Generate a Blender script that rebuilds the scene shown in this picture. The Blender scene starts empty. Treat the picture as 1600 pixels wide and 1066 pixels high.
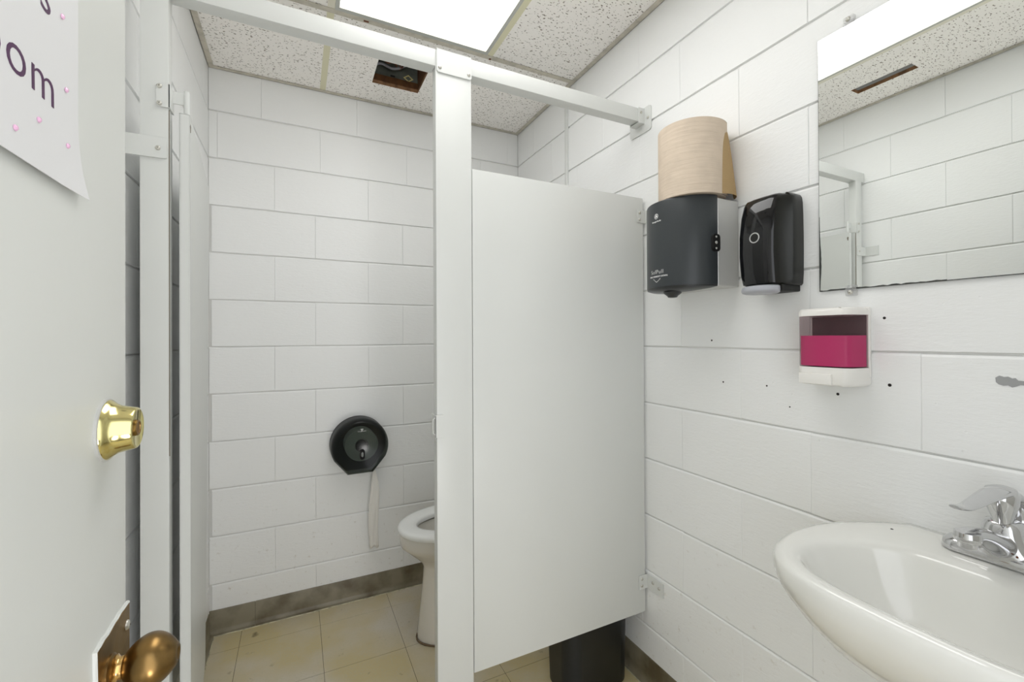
import bpy, bmesh, math, random
from mathutils import Vector, Matrix
from math import sin, cos, pi, radians
random.seed(4)
SC = bpy.context.scene
COL = SC.collection

# ------------------------------------------------------------------ camera
CAMZ = 1.2641
yaw, pit, rol = 0.45458314, 0.00466866, -0.00490453
F = Vector((sin(yaw)*cos(pit), cos(yaw)*cos(pit), sin(pit)))
R0 = Vector((cos(yaw), -sin(yaw), 0.0)); U0 = R0.cross(F)
Rv = cos(rol)*R0 + sin(rol)*U0; Uv = -sin(rol)*R0 + cos(rol)*U0
cd = bpy.data.cameras.new('camera'); cam = bpy.data.objects.new('camera', cd); COL.objects.link(cam)
M = Matrix.Identity(4)
for i in range(3):
    M[i][0] = Rv[i]; M[i][1] = Uv[i]; M[i][2] = -F[i]
M[0][3], M[1][3], M[2][3] = 0, 0, CAMZ
cam.matrix_world = M
cd.sensor_width = 36; cd.lens = 687.575/1600*36; cd.shift_y = -(533-523.64)/1600
cd.clip_start = 0.02
SC.camera = cam

# ------------------------------------------------------------------ world, light, exposure
w = bpy.data.worlds.new('world'); SC.world = w; w.use_nodes = True
w.node_tree.nodes['Background'].inputs[0].default_value = (0.95, 0.97, 1.0, 1)
w.node_tree.nodes['Background'].inputs[1].default_value = 1.62
SC.view_settings.view_transform = 'Standard'; SC.view_settings.look = 'None'
SC.view_settings.gamma = 1; SC.view_settings.exposure = 0.37
SC.view_settings.use_curve_mapping = False
SC.cycles.max_bounces = 14; SC.cycles.diffuse_bounces = 8; SC.cycles.transparent_max_bounces = 12
PANEL_EMIT = 3.25          # ceiling fixture lens
HALL_EMIT = 13            # added unseen fill light, low behind the open doorway (W)
hl = bpy.data.lights.new('hall_fill', 'AREA'); hl.shape = 'RECTANGLE'; hl.size = 0.30; hl.size_y = 0.7; hl.energy = HALL_EMIT
hl.color = (1.0, 0.985, 0.96)
hlo = bpy.data.objects.new('hall_fill', hl); COL.objects.link(hlo); hlo.location = (0.44, -0.95, 0.10)
hlo.rotation_euler = (radians(180-25), 0, 0)   # added fill aimed up through the doorway to brighten the ceiling

# ------------------------------------------------------------------ materials
def srgb(r, g, b):
    def f(c):
        c /= 255
        return c/12.92 if c <= .04045 else ((c+.055)/1.055)**2.4
    return (f(r), f(g), f(b), 1)

def newmat(name):
    m = bpy.data.materials.new(name); m.use_nodes = True
    nt = m.node_tree; b = nt.nodes['Principled BSDF']
    return m, nt, b

def N(nt, t, **kw):
    n = nt.nodes.new(t)
    for k, v in kw.items():
        if k.startswith('i_'):
            n.inputs[k[2:].replace('_', ' ')].default_value = v
        else:
            setattr(n, k, v)
    return n

def mat(name, col, rough=.5, metal=0, bump=0, bscale=60, var=0, vscale=6, spec=.5, coat=0, stretch=None, col2=None):
    """painted surface with optional noise relief and colour wear"""
    m, nt, b = newmat(name)
    b.inputs['Base Color'].default_value = col
    b.inputs['Roughness'].default_value = rough
    b.inputs['Metallic'].default_value = metal
    b.inputs['Specular IOR Level'].default_value = spec
    b.inputs['Coat Weight'].default_value = coat
    L = nt.links.new
    geo = N(nt, 'ShaderNodeNewGeometry'); src = geo.outputs['Position']
    if stretch:
        mp = N(nt, 'ShaderNodeMapping'); mp.inputs['Scale'].default_value = stretch
        L(src, mp.inputs[0]); src = mp.outputs[0]
    if bump:
        n = N(nt, 'ShaderNodeTexNoise'); n.inputs['Scale'].default_value = bscale; n.inputs['Detail'].default_value = 5
        L(src, n.inputs['Vector'])
        bp = N(nt, 'ShaderNodeBump'); bp.inputs['Strength'].default_value = bump; bp.inputs['Distance'].default_value = .002
        L(n.outputs['Fac'], bp.inputs['Height']); L(bp.outputs[0], b.inputs['Normal'])
    if var:
        n2 = N(nt, 'ShaderNodeTexNoise'); n2.inputs['Scale'].default_value = vscale; n2.inputs['Detail'].default_value = 4
        L(geo.outputs['Position'], n2.inputs['Vector'])
        mx = N(nt, 'ShaderNodeMix', data_type='RGBA')
        c2 = col2 or (col[0]*(1-var), col[1]*(1-var), col[2]*(1-var), 1)
        mx.inputs[6].default_value = col; mx.inputs[7].default_value = c2
        cr = N(nt, 'ShaderNodeMapRange'); cr.inputs[1].default_value = .42; cr.inputs[2].default_value = .68
        L(n2.outputs['Fac'], cr.inputs[0]); L(cr.outputs[0], mx.inputs[0]); L(mx.outputs[2], b.inputs['Base Color'])
    return m

def wall_material():
    m, nt, b = newmat('painted_block')
    L = nt.links.new
    b.inputs['Roughness'].default_value = .42
    b.inputs['Specular IOR Level'].default_value = .4
    geo = N(nt, 'ShaderNodeNewGeometry'); P = geo.outputs['Position']
    mp = N(nt, 'ShaderNodeMapping'); mp.inputs['Scale'].default_value = (1, 1, 3.5); L(P, mp.inputs[0])
    n1 = N(nt, 'ShaderNodeTexNoise'); n1.inputs['Scale'].default_value = 45; n1.inputs['Detail'].default_value = 7; n1.inputs['Roughness'].default_value = .6
    L(mp.outputs[0], n1.inputs['Vector'])
    n3 = N(nt, 'ShaderNodeTexNoise'); n3.inputs['Scale'].default_value = 7; n3.inputs['Detail'].default_value = 3
    L(P, n3.inputs['Vector'])
    # pinholes in the block face
    v = N(nt, 'ShaderNodeTexVoronoi'); v.inputs['Scale'].default_value = 42; L(P, v.inputs['Vector'])
    vr = N(nt, 'ShaderNodeMapRange'); vr.inputs[1].default_value = .0; vr.inputs[2].default_value = .12; L(v.outputs['Distance'], vr.inputs[0])
    n5 = N(nt, 'ShaderNodeTexNoise'); n5.inputs['Scale'].default_value = 9; L(P, n5.inputs['Vector'])
    gate = N(nt, 'ShaderNodeMapRange'); gate.inputs[1].default_value = .55; gate.inputs[2].default_value = .62; L(n5.outputs['Fac'], gate.inputs[0])
    hole = N(nt, 'ShaderNodeMath', operation='SUBTRACT'); hole.inputs[0].default_value = 1; L(vr.outputs[0], hole.inputs[1])
    hg = N(nt, 'ShaderNodeMath', operation='MULTIPLY'); L(hole.outputs[0], hg.inputs[0]); L(gate.outputs[0], hg.inputs[1])
    a1 = N(nt, 'ShaderNodeMath', operation='MULTIPLY_ADD'); L(n3.outputs['Fac'], a1.inputs[0]); a1.inputs[1].default_value = 1.4; L(n1.outputs['Fac'], a1.inputs[2])
    a2 = N(nt, 'ShaderNodeMath', operation='MULTIPLY_ADD'); L(hg.outputs[0], a2.inputs[0]); a2.inputs[1].default_value = -1.2; L(a1.outputs[0], a2.inputs[2])
    bp = N(nt, 'ShaderNodeBump'); bp.inputs['Strength'].default_value = .42; bp.inputs['Distance'].default_value = .0022
    L(a2.outputs[0], bp.inputs['Height']); L(bp.outputs[0], b.inputs['Normal'])
    # colour: off-white, scuffs and splashes near the floor
    base = srgb(238, 239, 239); scuff = srgb(176, 166, 148)
    sep = N(nt, 'ShaderNodeSeparateXYZ'); L(P, sep.inputs[0])
    low = N(nt, 'ShaderNodeMapRange'); low.inputs[1].default_value = .85; low.inputs[2].default_value = .05; low.inputs[3].default_value = 0; low.inputs[4].default_value = 1
    L(sep.outputs['Z'], low.inputs[0])
    n4 = N(nt, 'ShaderNodeTexNoise'); n4.inputs['Scale'].default_value = 52; n4.inputs['Detail'].default_value = 8; n4.inputs['Roughness'].default_value = .72
    L(P, n4.inputs['Vector'])
    s1 = N(nt, 'ShaderNodeMapRange'); s1.inputs[1].default_value = .60; s1.inputs[2].default_value = .74; L(n4.outputs['Fac'], s1.inputs[0])
    mu = N(nt, 'ShaderNodeMath', operation='MULTIPLY'); L(low.outputs[0], mu.inputs[0]); L(s1.outputs[0], mu.inputs[1])
    mu2 = N(nt, 'ShaderNodeMath', operation='MULTIPLY'); L(mu.outputs[0], mu2.inputs[0]); mu2.inputs[1].default_value = .8
    mx = N(nt, 'ShaderNodeMix', data_type='RGBA'); mx.inputs[6].default_value = base; mx.inputs[7].default_value = scuff
    L(mu2.outputs[0], mx.inputs[0]); L(mx.outputs[2], b.inputs['Base Color'])
    return m

def ceiling_tile_material():
    m, nt, b = newmat('fissured_tile')
    L = nt.links.new
    b.inputs['Roughness'].default_value = .9; b.inputs['Specular IOR Level'].default_value = .1
    geo = N(nt, 'ShaderNodeNewGeometry')
    mp = N(nt, 'ShaderNodeMapping'); mp.inputs['Scale'].default_value = (1, 1.9, 1); L(geo.outputs['Position'], mp.inputs[0])
    wn = N(nt, 'ShaderNodeTexNoise'); wn.inputs['Scale'].default_value = 22; L(mp.outputs[0], wn.inputs['Vector'])
    ad = N(nt, 'ShaderNodeMix', data_type='VECTOR'); ad.inputs[0].default_value = .035
    L(mp.outputs[0], ad.inputs[4]); L(wn.outputs['Color'], ad.inputs[5])
    v = N(nt, 'ShaderNodeTexVoronoi'); v.inputs['Scale'].default_value = 95; L(ad.outputs[1], v.inputs['Vector'])
    n = N(nt, 'ShaderNodeTexNoise'); n.inputs['Scale'].default_value = 75; n.inputs['Detail'].default_value = 2; L(mp.outputs[0], n.inputs['Vector'])
    # radius of each pit varies with noise
    rr = N(nt, 'ShaderNodeMapRange'); rr.inputs[1].default_value = .40; rr.inputs[2].default_value = .68; rr.inputs[3].default_value = .0; rr.inputs[4].default_value = .50
    L(n.outputs['Fac'], rr.inputs[0])
    d = N(nt, 'ShaderNodeMath', operation='SUBTRACT'); L(rr.outputs[0], d.inputs[0]); L(v.outputs['Distance'], d.inputs[1])
    pit_ = N(nt, 'ShaderNodeMapRange'); pit_.inputs[1].default_value = -.03; pit_.inputs[2].default_value = .07; L(d.outputs[0], pit_.inputs[0])
    mx = N(nt, 'ShaderNodeMix', data_type='RGBA'); mx.inputs[6].default_value = srgb(250, 247, 243); mx.inputs[7].default_value = srgb(138, 128, 118)
    L(pit_.outputs[0], mx.inputs[0]); L(mx.outputs[2], b.inputs['Base Color'])
    inv = N(nt, 'ShaderNodeMath', operation='MULTIPLY'); inv.inputs[1].default_value = -1; L(pit_.outputs[0], inv.inputs[0])
    bp = N(nt, 'ShaderNodeBump'); bp.inputs['Strength'].default_value = .7; bp.inputs['Distance'].default_value = .002
    L(inv.outputs[0], bp.inputs['Height']); L(bp.outputs[0], b.inputs['Normal'])
    return m

def floor_material():
    m, nt, b = newmat('vinyl_tile')
    L = nt.links.new
    b.inputs['Roughness'].default_value = .38
    geo = N(nt, 'ShaderNodeNewGeometry'); P = geo.outputs['Position']
    n1 = N(nt, 'ShaderNodeTexNoise'); n1.inputs['Scale'].default_value = 3.2; n1.inputs['Detail'].default_value = 5; L(P, n1.inputs['Vector'])
    n2 = N(nt, 'ShaderNodeTexNoise'); n2.inputs['Scale'].default_value = 120; n2.inputs['Detail'].default_value = 3; L(P, n2.inputs['Vector'])
    n3 = N(nt, 'ShaderNodeTexNoise'); n3.inputs['Scale'].default_value = 14; n3.inputs['Detail'].default_value = 6; L(P, n3.inputs['Vector'])
    c = N(nt, 'ShaderNodeMix', data_type='RGBA'); c.inputs[6].default_value = srgb(204, 196, 180); c.inputs[7].default_value = srgb(196, 181, 138)
    r1 = N(nt, 'ShaderNodeMapRange'); r1.inputs[1].default_value = .38; r1.inputs[2].default_value = .6; L(n1.outputs['Fac'], r1.inputs[0]); L(r1.outputs[0], c.inputs[0])
    s = N(nt, 'ShaderNodeMix', data_type='RGBA'); s.inputs[7].default_value = srgb(190, 184, 156)
    r2 = N(nt, 'ShaderNodeMapRange'); r2.inputs[1].default_value = .54; r2.inputs[2].default_value = .64; L(n2.outputs['Fac'], r2.inputs[0])
    h = N(nt, 'ShaderNodeMath', operation='MULTIPLY'); h.inputs[1].default_value = .45; L(r2.outputs[0], h.inputs[0]); L(h.outputs[0], s.inputs[0]); L(c.outputs[2], s.inputs[6])
    t = N(nt, 'ShaderNodeMix', data_type='RGBA'); t.inputs[7].default_value = srgb(96, 82, 58)
    r3 = N(nt, 'ShaderNodeMapRange'); r3.inputs[1].default_value = .655; r3.inputs[2].default_value = .74; L(n3.outputs['Fac'], r3.inputs[0])
    g = N(nt, 'ShaderNodeMath', operation='MULTIPLY'); g.inputs[1].default_value = .75; L(r3.outputs[0], g.inputs[0]); L(g.outputs[0], t.inputs[0]); L(s.outputs[2], t.inputs[6])
    L(t.outputs[2], b.inputs['Base Color'])
    bp = N(nt, 'ShaderNodeBump'); bp.inputs['Strength'].default_value = .15; bp.inputs['Distance'].default_value = .001; L(n2.outputs['Fac'], bp.inputs['Height']); L(bp.outputs[0], b.inputs['Normal'])
    return m

def smoke(name, tint, col, fac, rough=.12):
    m, nt, b = newmat(name)
    b.inputs['Base Color'].default_value = col; b.inputs['Roughness'].default_value = rough
    tr = N(nt, 'ShaderNodeBsdfTransparent'); tr.inputs[0].default_value = tint
    mx = N(nt, 'ShaderNodeMixShader'); mx.inputs[0].default_value = fac
    nt.links.new(tr.outputs[0], mx.inputs[1]); nt.links.new(b.outputs[0], mx.inputs[2])
    nt.links.new(mx.outputs[0], nt.nodes['Material Output'].inputs[0])
    return m

M_WALL = wall_material()
M_MORTAR = mat('mortar_paint', srgb(222, 222, 220), .6, bump=.5, bscale=80)
M_CTILE = ceiling_tile_material()
M_FLOOR = floor_material()
M_JOINT = mat('floor_joint', srgb(72, 64, 48), .8)
M_BASE = mat('cove_base', srgb(132, 125, 106), .4, bump=.2, bscale=40, var=.3, vscale=9, col2=srgb(92, 82, 60))
M_CAULK = mat('caulk', srgb(205, 200, 170), .5, bump=.4, bscale=120, var=.5, vscale=40)
M_TBAR = mat('t_bar_enamel', srgb(228, 224, 208), .4)
M_TBARY = mat('t_bar_yellowed', srgb(222, 218, 188), .45)
M_TBARD = mat('t_bar_dusty', srgb(206, 200, 186), .6, var=.25, vscale=30)
M_PART = mat('partition_enamel', srgb(214, 216, 214), .34, spec=.35, bump=.06, bscale=30, var=.012, vscale=5)
M_PARTD = mat('partition_hardware', srgb(216, 218, 216), .4, spec=.35, bump=.1, bscale=60)
M_CHIP = mat('chipped_steel', srgb(120, 112, 98), .6, bump=.4, bscale=150)
M_SCREW = mat('screw_zinc', srgb(200, 198, 190), .3, metal=.6)
M_DOOR = mat('door_paint', srgb(224, 226, 223), .4, bump=.25, bscale=14, var=.015, vscale=3, stretch=(1, 1, .5))
M_PORC = mat('porcelain', srgb(232, 232, 228), .08, spec=.6, coat=.3)
M_PORCT = mat('toilet_porcelain', srgb(222, 218, 210), .12, spec=.6)
M_SEAT = mat('seat_plastic', srgb(238, 239, 238), .18)
M_WATER = mat('bowl_water', srgb(120, 126, 118), .05)
M_GROUT = mat('dirty_grout', srgb(120, 100, 76), .8, var=.5, vscale=50)
M_CHROME = mat('chrome', (.64, .64, .65, 1), .08, metal=1)
M_SATIN = mat('satin_steel', srgb(206, 206, 204), .35, metal=.35)
M_SLATE = mat('smoke_cover', srgb(54, 58, 61), .32, spec=.4)
M_SLATED = mat('smoke_cover_base', srgb(48, 50, 52), .3)
M_BLACK = mat('black_gloss', srgb(9, 9, 12), .05, spec=.5)
M_BLACKS = mat('black_side', srgb(22, 22, 19), .28, spec=.4)
M_BLACKM = mat('black_matte', srgb(14, 14, 13), .6)
M_LEVER = mat('grey_push_lever', srgb(176, 178, 186), .35)
M_WPLAS = mat('white_plastic', srgb(236, 234, 230), .3)
M_CLEAR = smoke('clear_plastic', (.95, .95, .95, 1), srgb(220, 220, 220), .2, .08)
M_SMOKE = smoke('soap_tank', (.84, .77, .79, 1), srgb(30, 20, 24), .18, .06)
M_SMOKE2 = smoke('roll_cover', (.50, .54, .51, 1), srgb(30, 33, 32), .46, .16)
M_SOAP = mat('pink_soap', srgb(246, 84, 150), .25)
M_SOAP.node_tree.nodes['Principled BSDF'].inputs['Emission Strength'].default_value = 0
M_TANKBACK = mat('tank_back', srgb(120, 108, 108), .5)
M_PAPERB = mat('brown_towel', srgb(216, 200, 182), .85, bump=1.0, bscale=17, spec=.1, stretch=(.6, .6, 7), var=.06, vscale=30)
M_PAPERD = mat('brown_towel_shaded', srgb(178, 152, 112), .85, bump=.5, bscale=70, spec=.1, stretch=(.5, .5, 5))  # loose layer: shade behind the outer sheet painted in as darker brown
M_TISSUE = mat('tissue', srgb(236, 234, 230), .9, bump=.6, bscale=80, spec=.05)
M_ROLLT = mat('tissue_roll', srgb(206, 212, 206), .9)
M_BRASS = mat('polished_brass', (.74, .66, .30, 1), .15, metal=1)
M_BRASSD = mat('aged_brass', (.27, .165, .06, 1), .30, metal=1, var=.5, vscale=40, col2=(.16, .105, .045, 1))
M_BRASSP = mat('worn_brass_plate', (.34, .22, .09, 1), .35, metal=1, bump=.2, bscale=60, var=.4, vscale=25)
M_BRASSN = mat('bright_brass_neck', (.75, .48, .18, 1), .2, metal=1)
M_SIGN = mat('sign_paper', srgb(226, 226, 228), .5, bump=.1, bscale=8)
M_INK = mat('purple_ink', srgb(72, 22, 74), .5)
M_GEM = mat('pink_gem', srgb(238, 190, 222), .1, spec=.8)
M_WOOD = mat('cut_board', srgb(158, 118, 84), .8, bump=.5, bscale=60, var=.5, vscale=40)
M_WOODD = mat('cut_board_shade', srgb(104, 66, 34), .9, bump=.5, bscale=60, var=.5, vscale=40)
M_DUCT = mat('dusty_duct', srgb(112, 116, 108), .5, metal=.1, var=.4, vscale=20)
M_WIRE = mat('wire_brown', srgb(110, 66, 44), .5)
M_WIREG = mat('wire_grey', srgb(150, 150, 158), .5)
M_YEL = mat('yellow_outline', srgb(226, 214, 150), .5)
M_PRINT = mat('white_print', srgb(235, 235, 235), .5)
M_PATCH = mat('grey_patch', srgb(158, 159, 160), .6)
M_HOLE = mat('hole_dark', srgb(34, 30, 28), .9)
M_MIRROR = mat('mirror_silver', (.90, .92, .905, 1), .006, metal=1)
M_MEDGE = mat('mirror_edge', srgb(70, 72, 70), .5, var=.5, vscale=60)
M_RUST = mat('rust', srgb(104, 58, 34), .9)
M_CAN = mat('black_bin', srgb(22, 24, 25), .42)
m_, nt_, b_ = newmat('lit_lens'); M_LENS = m_
b_.inputs['Base Color'].default_value = (.9, .9, .9, 1); b_.inputs['Emission Color'].default_value = (1.0, .995, .975, 1); b_.inputs['Emission Strength'].default_value = PANEL_EMIT

# ------------------------------------------------------------------ mesh helpers
ORG = {}
def finish(name, bm, m, parent=None, smooth=False, loc=None, keep=False):
    """bm in world coordinates; the object origin is the parent's base point"""
    o0 = ORG.get(parent.name, Vector((0, 0, 0))) if parent else (Vector(loc) if loc else Vector((0, 0, 0)))
    if o0.length > 0:
        bmesh.ops.translate(bm, verts=bm.verts, vec=-o0)
    me = bpy.data.meshes.new(name)
    bmesh.ops.recalc_face_normals(bm, faces=bm.faces)
    bm.to_mesh(me); bm.free()
    if isinstance(m, (list, tuple)):
        for k in m: me.materials.append(k)
    else:
        me.materials.append(m)
    if smooth:
        for p in me.polygons: p.use_smooth = True
        if smooth != 'all':
            me.set_sharp_from_angle(angle=radians(smooth if isinstance(smooth, (int, float)) and smooth > 1 else 40))
    o = bpy.data.objects.new(name, me); COL.objects.link(o)
    if parent:
        o.parent = parent
    else:
        o.location = o0
    ORG[o.name] = o0.copy()
    return o

def thing(name, label, cat, loc):
    o = bpy.data.objects.new(name, None); COL.objects.link(o); o.location = loc; o.empty_display_size = .05
    o['label'] = label; o['category'] = cat
    ORG[o.name] = Vector(loc)
    return o
def tag(o, label, cat):
    o['label'] = label; o['category'] = cat; return o
def struct(o):
    o['kind'] = 'structure'; return o

def box(bm, x0, x1, y0, y1, z0, z1, bev=0, seg=2, mi=0):
    r = bmesh.ops.create_cube(bm, size=1)
    vs = r['verts']
    for v in vs:
        v.co = Vector((x0+(v.co.x+.5)*(x1-x0), y0+(v.co.y+.5)*(y1-y0), z0+(v.co.z+.5)*(z1-z0)))
    fs = set(f for v in vs for f in v.link_faces)
    for f in fs: f.material_index = mi
    if bev:
        es = list(set(e for v in vs for e in v.link_edges))
        bmesh.ops.bevel(bm, geom=es, offset=bev, segments=seg, affect='EDGES', profile=.6)
def B(x0, x1, y0, y1, z0, z1, bev=0, seg=2):
    bm = bmesh.new(); box(bm, x0, x1, y0, y1, z0, z1, bev, seg); return bm

def loft(bm, rings, closed=True, cap0=True, cap1=True, mi=0):
    vr = [[bm.verts.new(p) for p in r] for r in rings]
    n = len(vr[0])
    for a, b in zip(vr, vr[1:]):
        for i in range(n if closed else n-1):
            j = (i+1) % n
            try:
                f = bm.faces.new((a[i], a[j], b[j], b[i])); f.material_index = mi
            except ValueError: pass
    if closed and cap0: bm.faces.new(vr[0][::-1]).material_index = mi
    if closed and cap1: bm.faces.new(vr[-1]).material_index = mi
    return vr

def frame_for(d):
    d = d.normalized(); up = Vector((0, 0, 1)) if abs(d.z) < .95 else Vector((1, 0, 0))
    a = d.cross(up).normalized(); return a, a.cross(d).normalized()

def lathe(bm, prof, origin, axis, n=40, mi=0):
    """prof: list of (distance along axis, radius)"""
    o = Vector(origin); ax = Vector(axis).normalized(); a, b = frame_for(ax)
    rings = [[o+ax*t+(a*cos(2*pi*i/n)+b*sin(2*pi*i/n))*max(r, 1e-5) for i in range(n)] for t, r in prof]
    return loft(bm, rings, True, True, True, mi)

def tube(bm, pts, rad, n=14, up=(0, 1, 0), mi=0):
    """sweep; rad is list of (sideways radius along up, other radius)"""
    pts = [Vector(p) for p in pts]; rings = []
    U = Vector(up)
    for i, p in enumerate(pts):
        d = (pts[min(i+1, len(pts)-1)]-pts[max(i-1, 0)]).normalized()
        a = (U-d*U.dot(d)).normalized(); b = d.cross(a)
        ra, rb = rad[i] if isinstance(rad, list) else (rad, rad)
        rings.append([p+a*ra*cos(2*pi*k/n)+b*rb*sin(2*pi*k/n) for k in range(n)])
    return loft(bm, rings, mi=mi)

def smooth_pts(pts, k=6):
    P = [Vector(p) for p in pts]; out = []
    for i in range(len(P)-1):
        p0, p1, p2, p3 = P[max(i-1, 0)], P[i], P[i+1], P[min(i+2, len(P)-1)]
        for j in range(k):
            t = j/k
            out.append(.5*((2*p1)+(p2-p0)*t+(2*p0-5*p1+4*p2-p3)*t*t+(3*p1-p0-3*p2+p3)*t**3))
    out.append(P[-1]); return out

def prism(bm, outline, lo, hi, axis='y', mi=0):
    """outline list of 2D points; axis is the extrusion axis"""
    def mk(p, t):
        return {'y': Vector((p[0], t, p[1])), 'x': Vector((t, p[0], p[1])), 'z': Vector((p[0], p[1], t))}[axis]
    loft(bm, [[mk(p, lo) for p in outline], [mk(p, hi) for p in outline]], mi=mi)

def rrect(x0, x1, y0, y1, r, n=5):
    out = []
    for cx, cy, a0 in ((x1-r, y1-r, 0), (x0+r, y1-r, 90), (x0+r, y0+r, 180), (x1-r, y0+r, 270)):
        for i in range(n+1):
            a = radians(a0+90*i/n); out.append((cx+r*cos(a), cy+r*sin(a)))
    return out

def share(name, me, loc, parent, rot=None):
    o = bpy.data.objects.new(name, me); COL.objects.link(o)
    o.parent = parent; o.location = Vector(loc)-ORG.get(parent.name, Vector((0, 0, 0)))
    if rot: o.rotation_euler = rot
    return o

def text_mesh(s, size, depth=.0004, off=0, spc=1):
    cu = bpy.data.curves.new('t', 'FONT'); cu.body = s; cu.size = size; cu.extrude = depth; cu.resolution_u = 4
    cu.align_x = 'CENTER'; cu.offset = off; cu.space_character = spc
    o = bpy.data.objects.new('t', cu); COL.objects.link(o)
    dg = bpy.context.evaluated_depsgraph_get(); dg.update()
    me = bpy.data.meshes.new_from_object(o.evaluated_get(dg))
    bm = bmesh.new(); bm.from_mesh(me)
    bpy.data.objects.remove(o); bpy.data.meshes.remove(me)
    return bm

# screw: shared dome-headed screw mesh, axis -y
def screw_mesh():
    bm = bmesh.new()
    lathe(bm, [(0, .0052), (.001, .0052), (.0026, .0042), (.0034, .0024), (.0036, .0008)], (0, 0, 0), (0, -1, 0), 14)
    lathe(bm, [(.0030, .0010), (.0038, .0009)], (0, 0, 0), (0, -1, 0), 6, mi=1)
    me = bpy.data.meshes.new('screw'); bmesh.ops.recalc_face_normals(bm, faces=bm.faces); bm.to_mesh(me); bm.free()
    me.materials.append(M_SCREW); me.materials.append(M_HOLE)
    for p in me.polygons: p.use_smooth = True
    return me
SCREW = screw_mesh()
def screw(loc, parent, rz=0): return share('screw', SCREW, loc, parent, (0, 0, rz))

# ------------------------------------------------------------------ room dimensions
XR, XL, YB, YF, ZC = 1.1437, -.338, 2.2538, -.16, 2.427
K0, S = .212, .2032
REC = .006
# walls: mortar face set back REC from the block faces
bm = B(XL-.2, XR+.2, YB+REC, YB+.2, -.1, 2.9); W_BACK = struct(finish('wall_back', bm, M_MORTAR))
bm = B(XR+REC, XR+.2, YF-.2, YB+REC, -.1, 2.9); W_RIGHT = struct(finish('wall_right', bm, M_MORTAR))
bm = B(XL-.2, XL-REC, YF-.2, YB+REC, -.1, 2.9); W_LEFT = struct(finish('wall_left', bm, M_MORTAR))
bm = bmesh.new()   # front wall with the doorway the camera looks through
box(bm, XL-REC, -.24, YF-.12, YF, 0, 2.9); box(bm, .62, XR+REC, YF-.12, YF, 0, 2.9); box(bm, -.24, .62, YF-.12, YF, 2.08, 2.9)
struct(finish('wall_front', bm, M_MORTAR))
bm = bmesh.new()   # steel door frame around the doorway
box(bm, .60, .655, YF-.14, YF+.012, 0, 2.10, .003); box(bm, -.275, -.225, YF-.14, YF+.012, 0, 2.10, .003); box(bm, -.275, .655, YF-.14, YF+.012, 2.05, 2.10, .003)
struct(finish('trim_1', bm, M_DOOR))

BCACHE = {}
def block_mesh(kind, wd, h):
    """painted block: wavy bed joints (sharp lower arris, sloped upper ledge), nearly filled head joints"""
    key = (kind, round(wd, 3), round(h, 3), random.randrange(5))
    if key in BCACHE: return BCACHE[key]
    hw, hh, D = wd/2-.0003, h/2, .010
    if wd > .03: st = [(-hw, .0010), (-hw+.0014, 0), (-.38*hw, 0), (.30*hw, 0), (hw-.0014, 0), (hw, .0010)]
    else: st = [(-hw, .0010), (hw, .0010)]
    rings = []
    for a, d in st:
        jb, jt = random.uniform(-.0007, .0009), random.uniform(-.0008, .0008)
        prof = [(-hh+.0024+jb, D), (-hh+.0024+jb, .0022), (-hh+.0031+jb, d), (hh-.0072+jt, d), (hh-.0024+jt, .0030+d*.3), (hh-.0012+jt, D)]
        if kind == 'back': rings.append([Vector((a, dep, z)) for z, dep in prof])
        elif kind == 'right': rings.append([Vector((dep, a, z)) for z, dep in prof])
        else: rings.append([Vector((-dep, a, z)) for z, dep in prof])
    bm = bmesh.new(); loft(bm, rings)
    bmesh.ops.recalc_face_normals(bm, faces=bm.faces)
    me = bpy.data.meshes.new('block'); bm.to_mesh(me); bm.free(); me.materials.append(M_WALL)
    BCACHE[key] = me; return me

def lay(kind, parent, a0, a1, offs):
    """offs(k) -> joint phase of course k"""
    for k in range(-1, 12):
        z0 = max(K0+S*k, .001); z1 = min(K0+S*(k+1), 2.445)
        if k == -1: z0 = .002
        if z1-z0 < .012: continue
        ph = offs(k); n = math.floor((a0-ph)/.4064)
        s = ph+n*.4064
        while s < a1-.004:
            p, q = max(s, a0), min(s+.4064, a1)
            s += .4064
            if q-p < .012: continue
            me = block_mesh(kind, q-p, z1-z0)
            j = random.uniform(-.0007, .0007); c = (p+q)/2; zc = (z0+z1)/2
            loc = {'back': (c, YB+j, zc), 'right': (XR+j, c, zc), 'left': (XL-j, c, zc)}[kind]
            tw = random.uniform(-.0016, .0016)
            share('block', me, loc, parent, (random.uniform(-.001, .001), 0, tw) if kind == 'back' else (0, random.uniform(-.001, .001), tw))
lay('back', W_BACK, XL, XR, lambda k: (-.141 if k == 10 else (-.09 if k % 2 == 0 else (.10 if k == 9 else .078))))
lay('right', W_RIGHT, YF, YB, lambda k: (.0344 if k % 2 == 0 else .2500))
lay('left', W_LEFT, YF, YB, lambda k: (.10 if k % 2 == 0 else .303))

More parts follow.
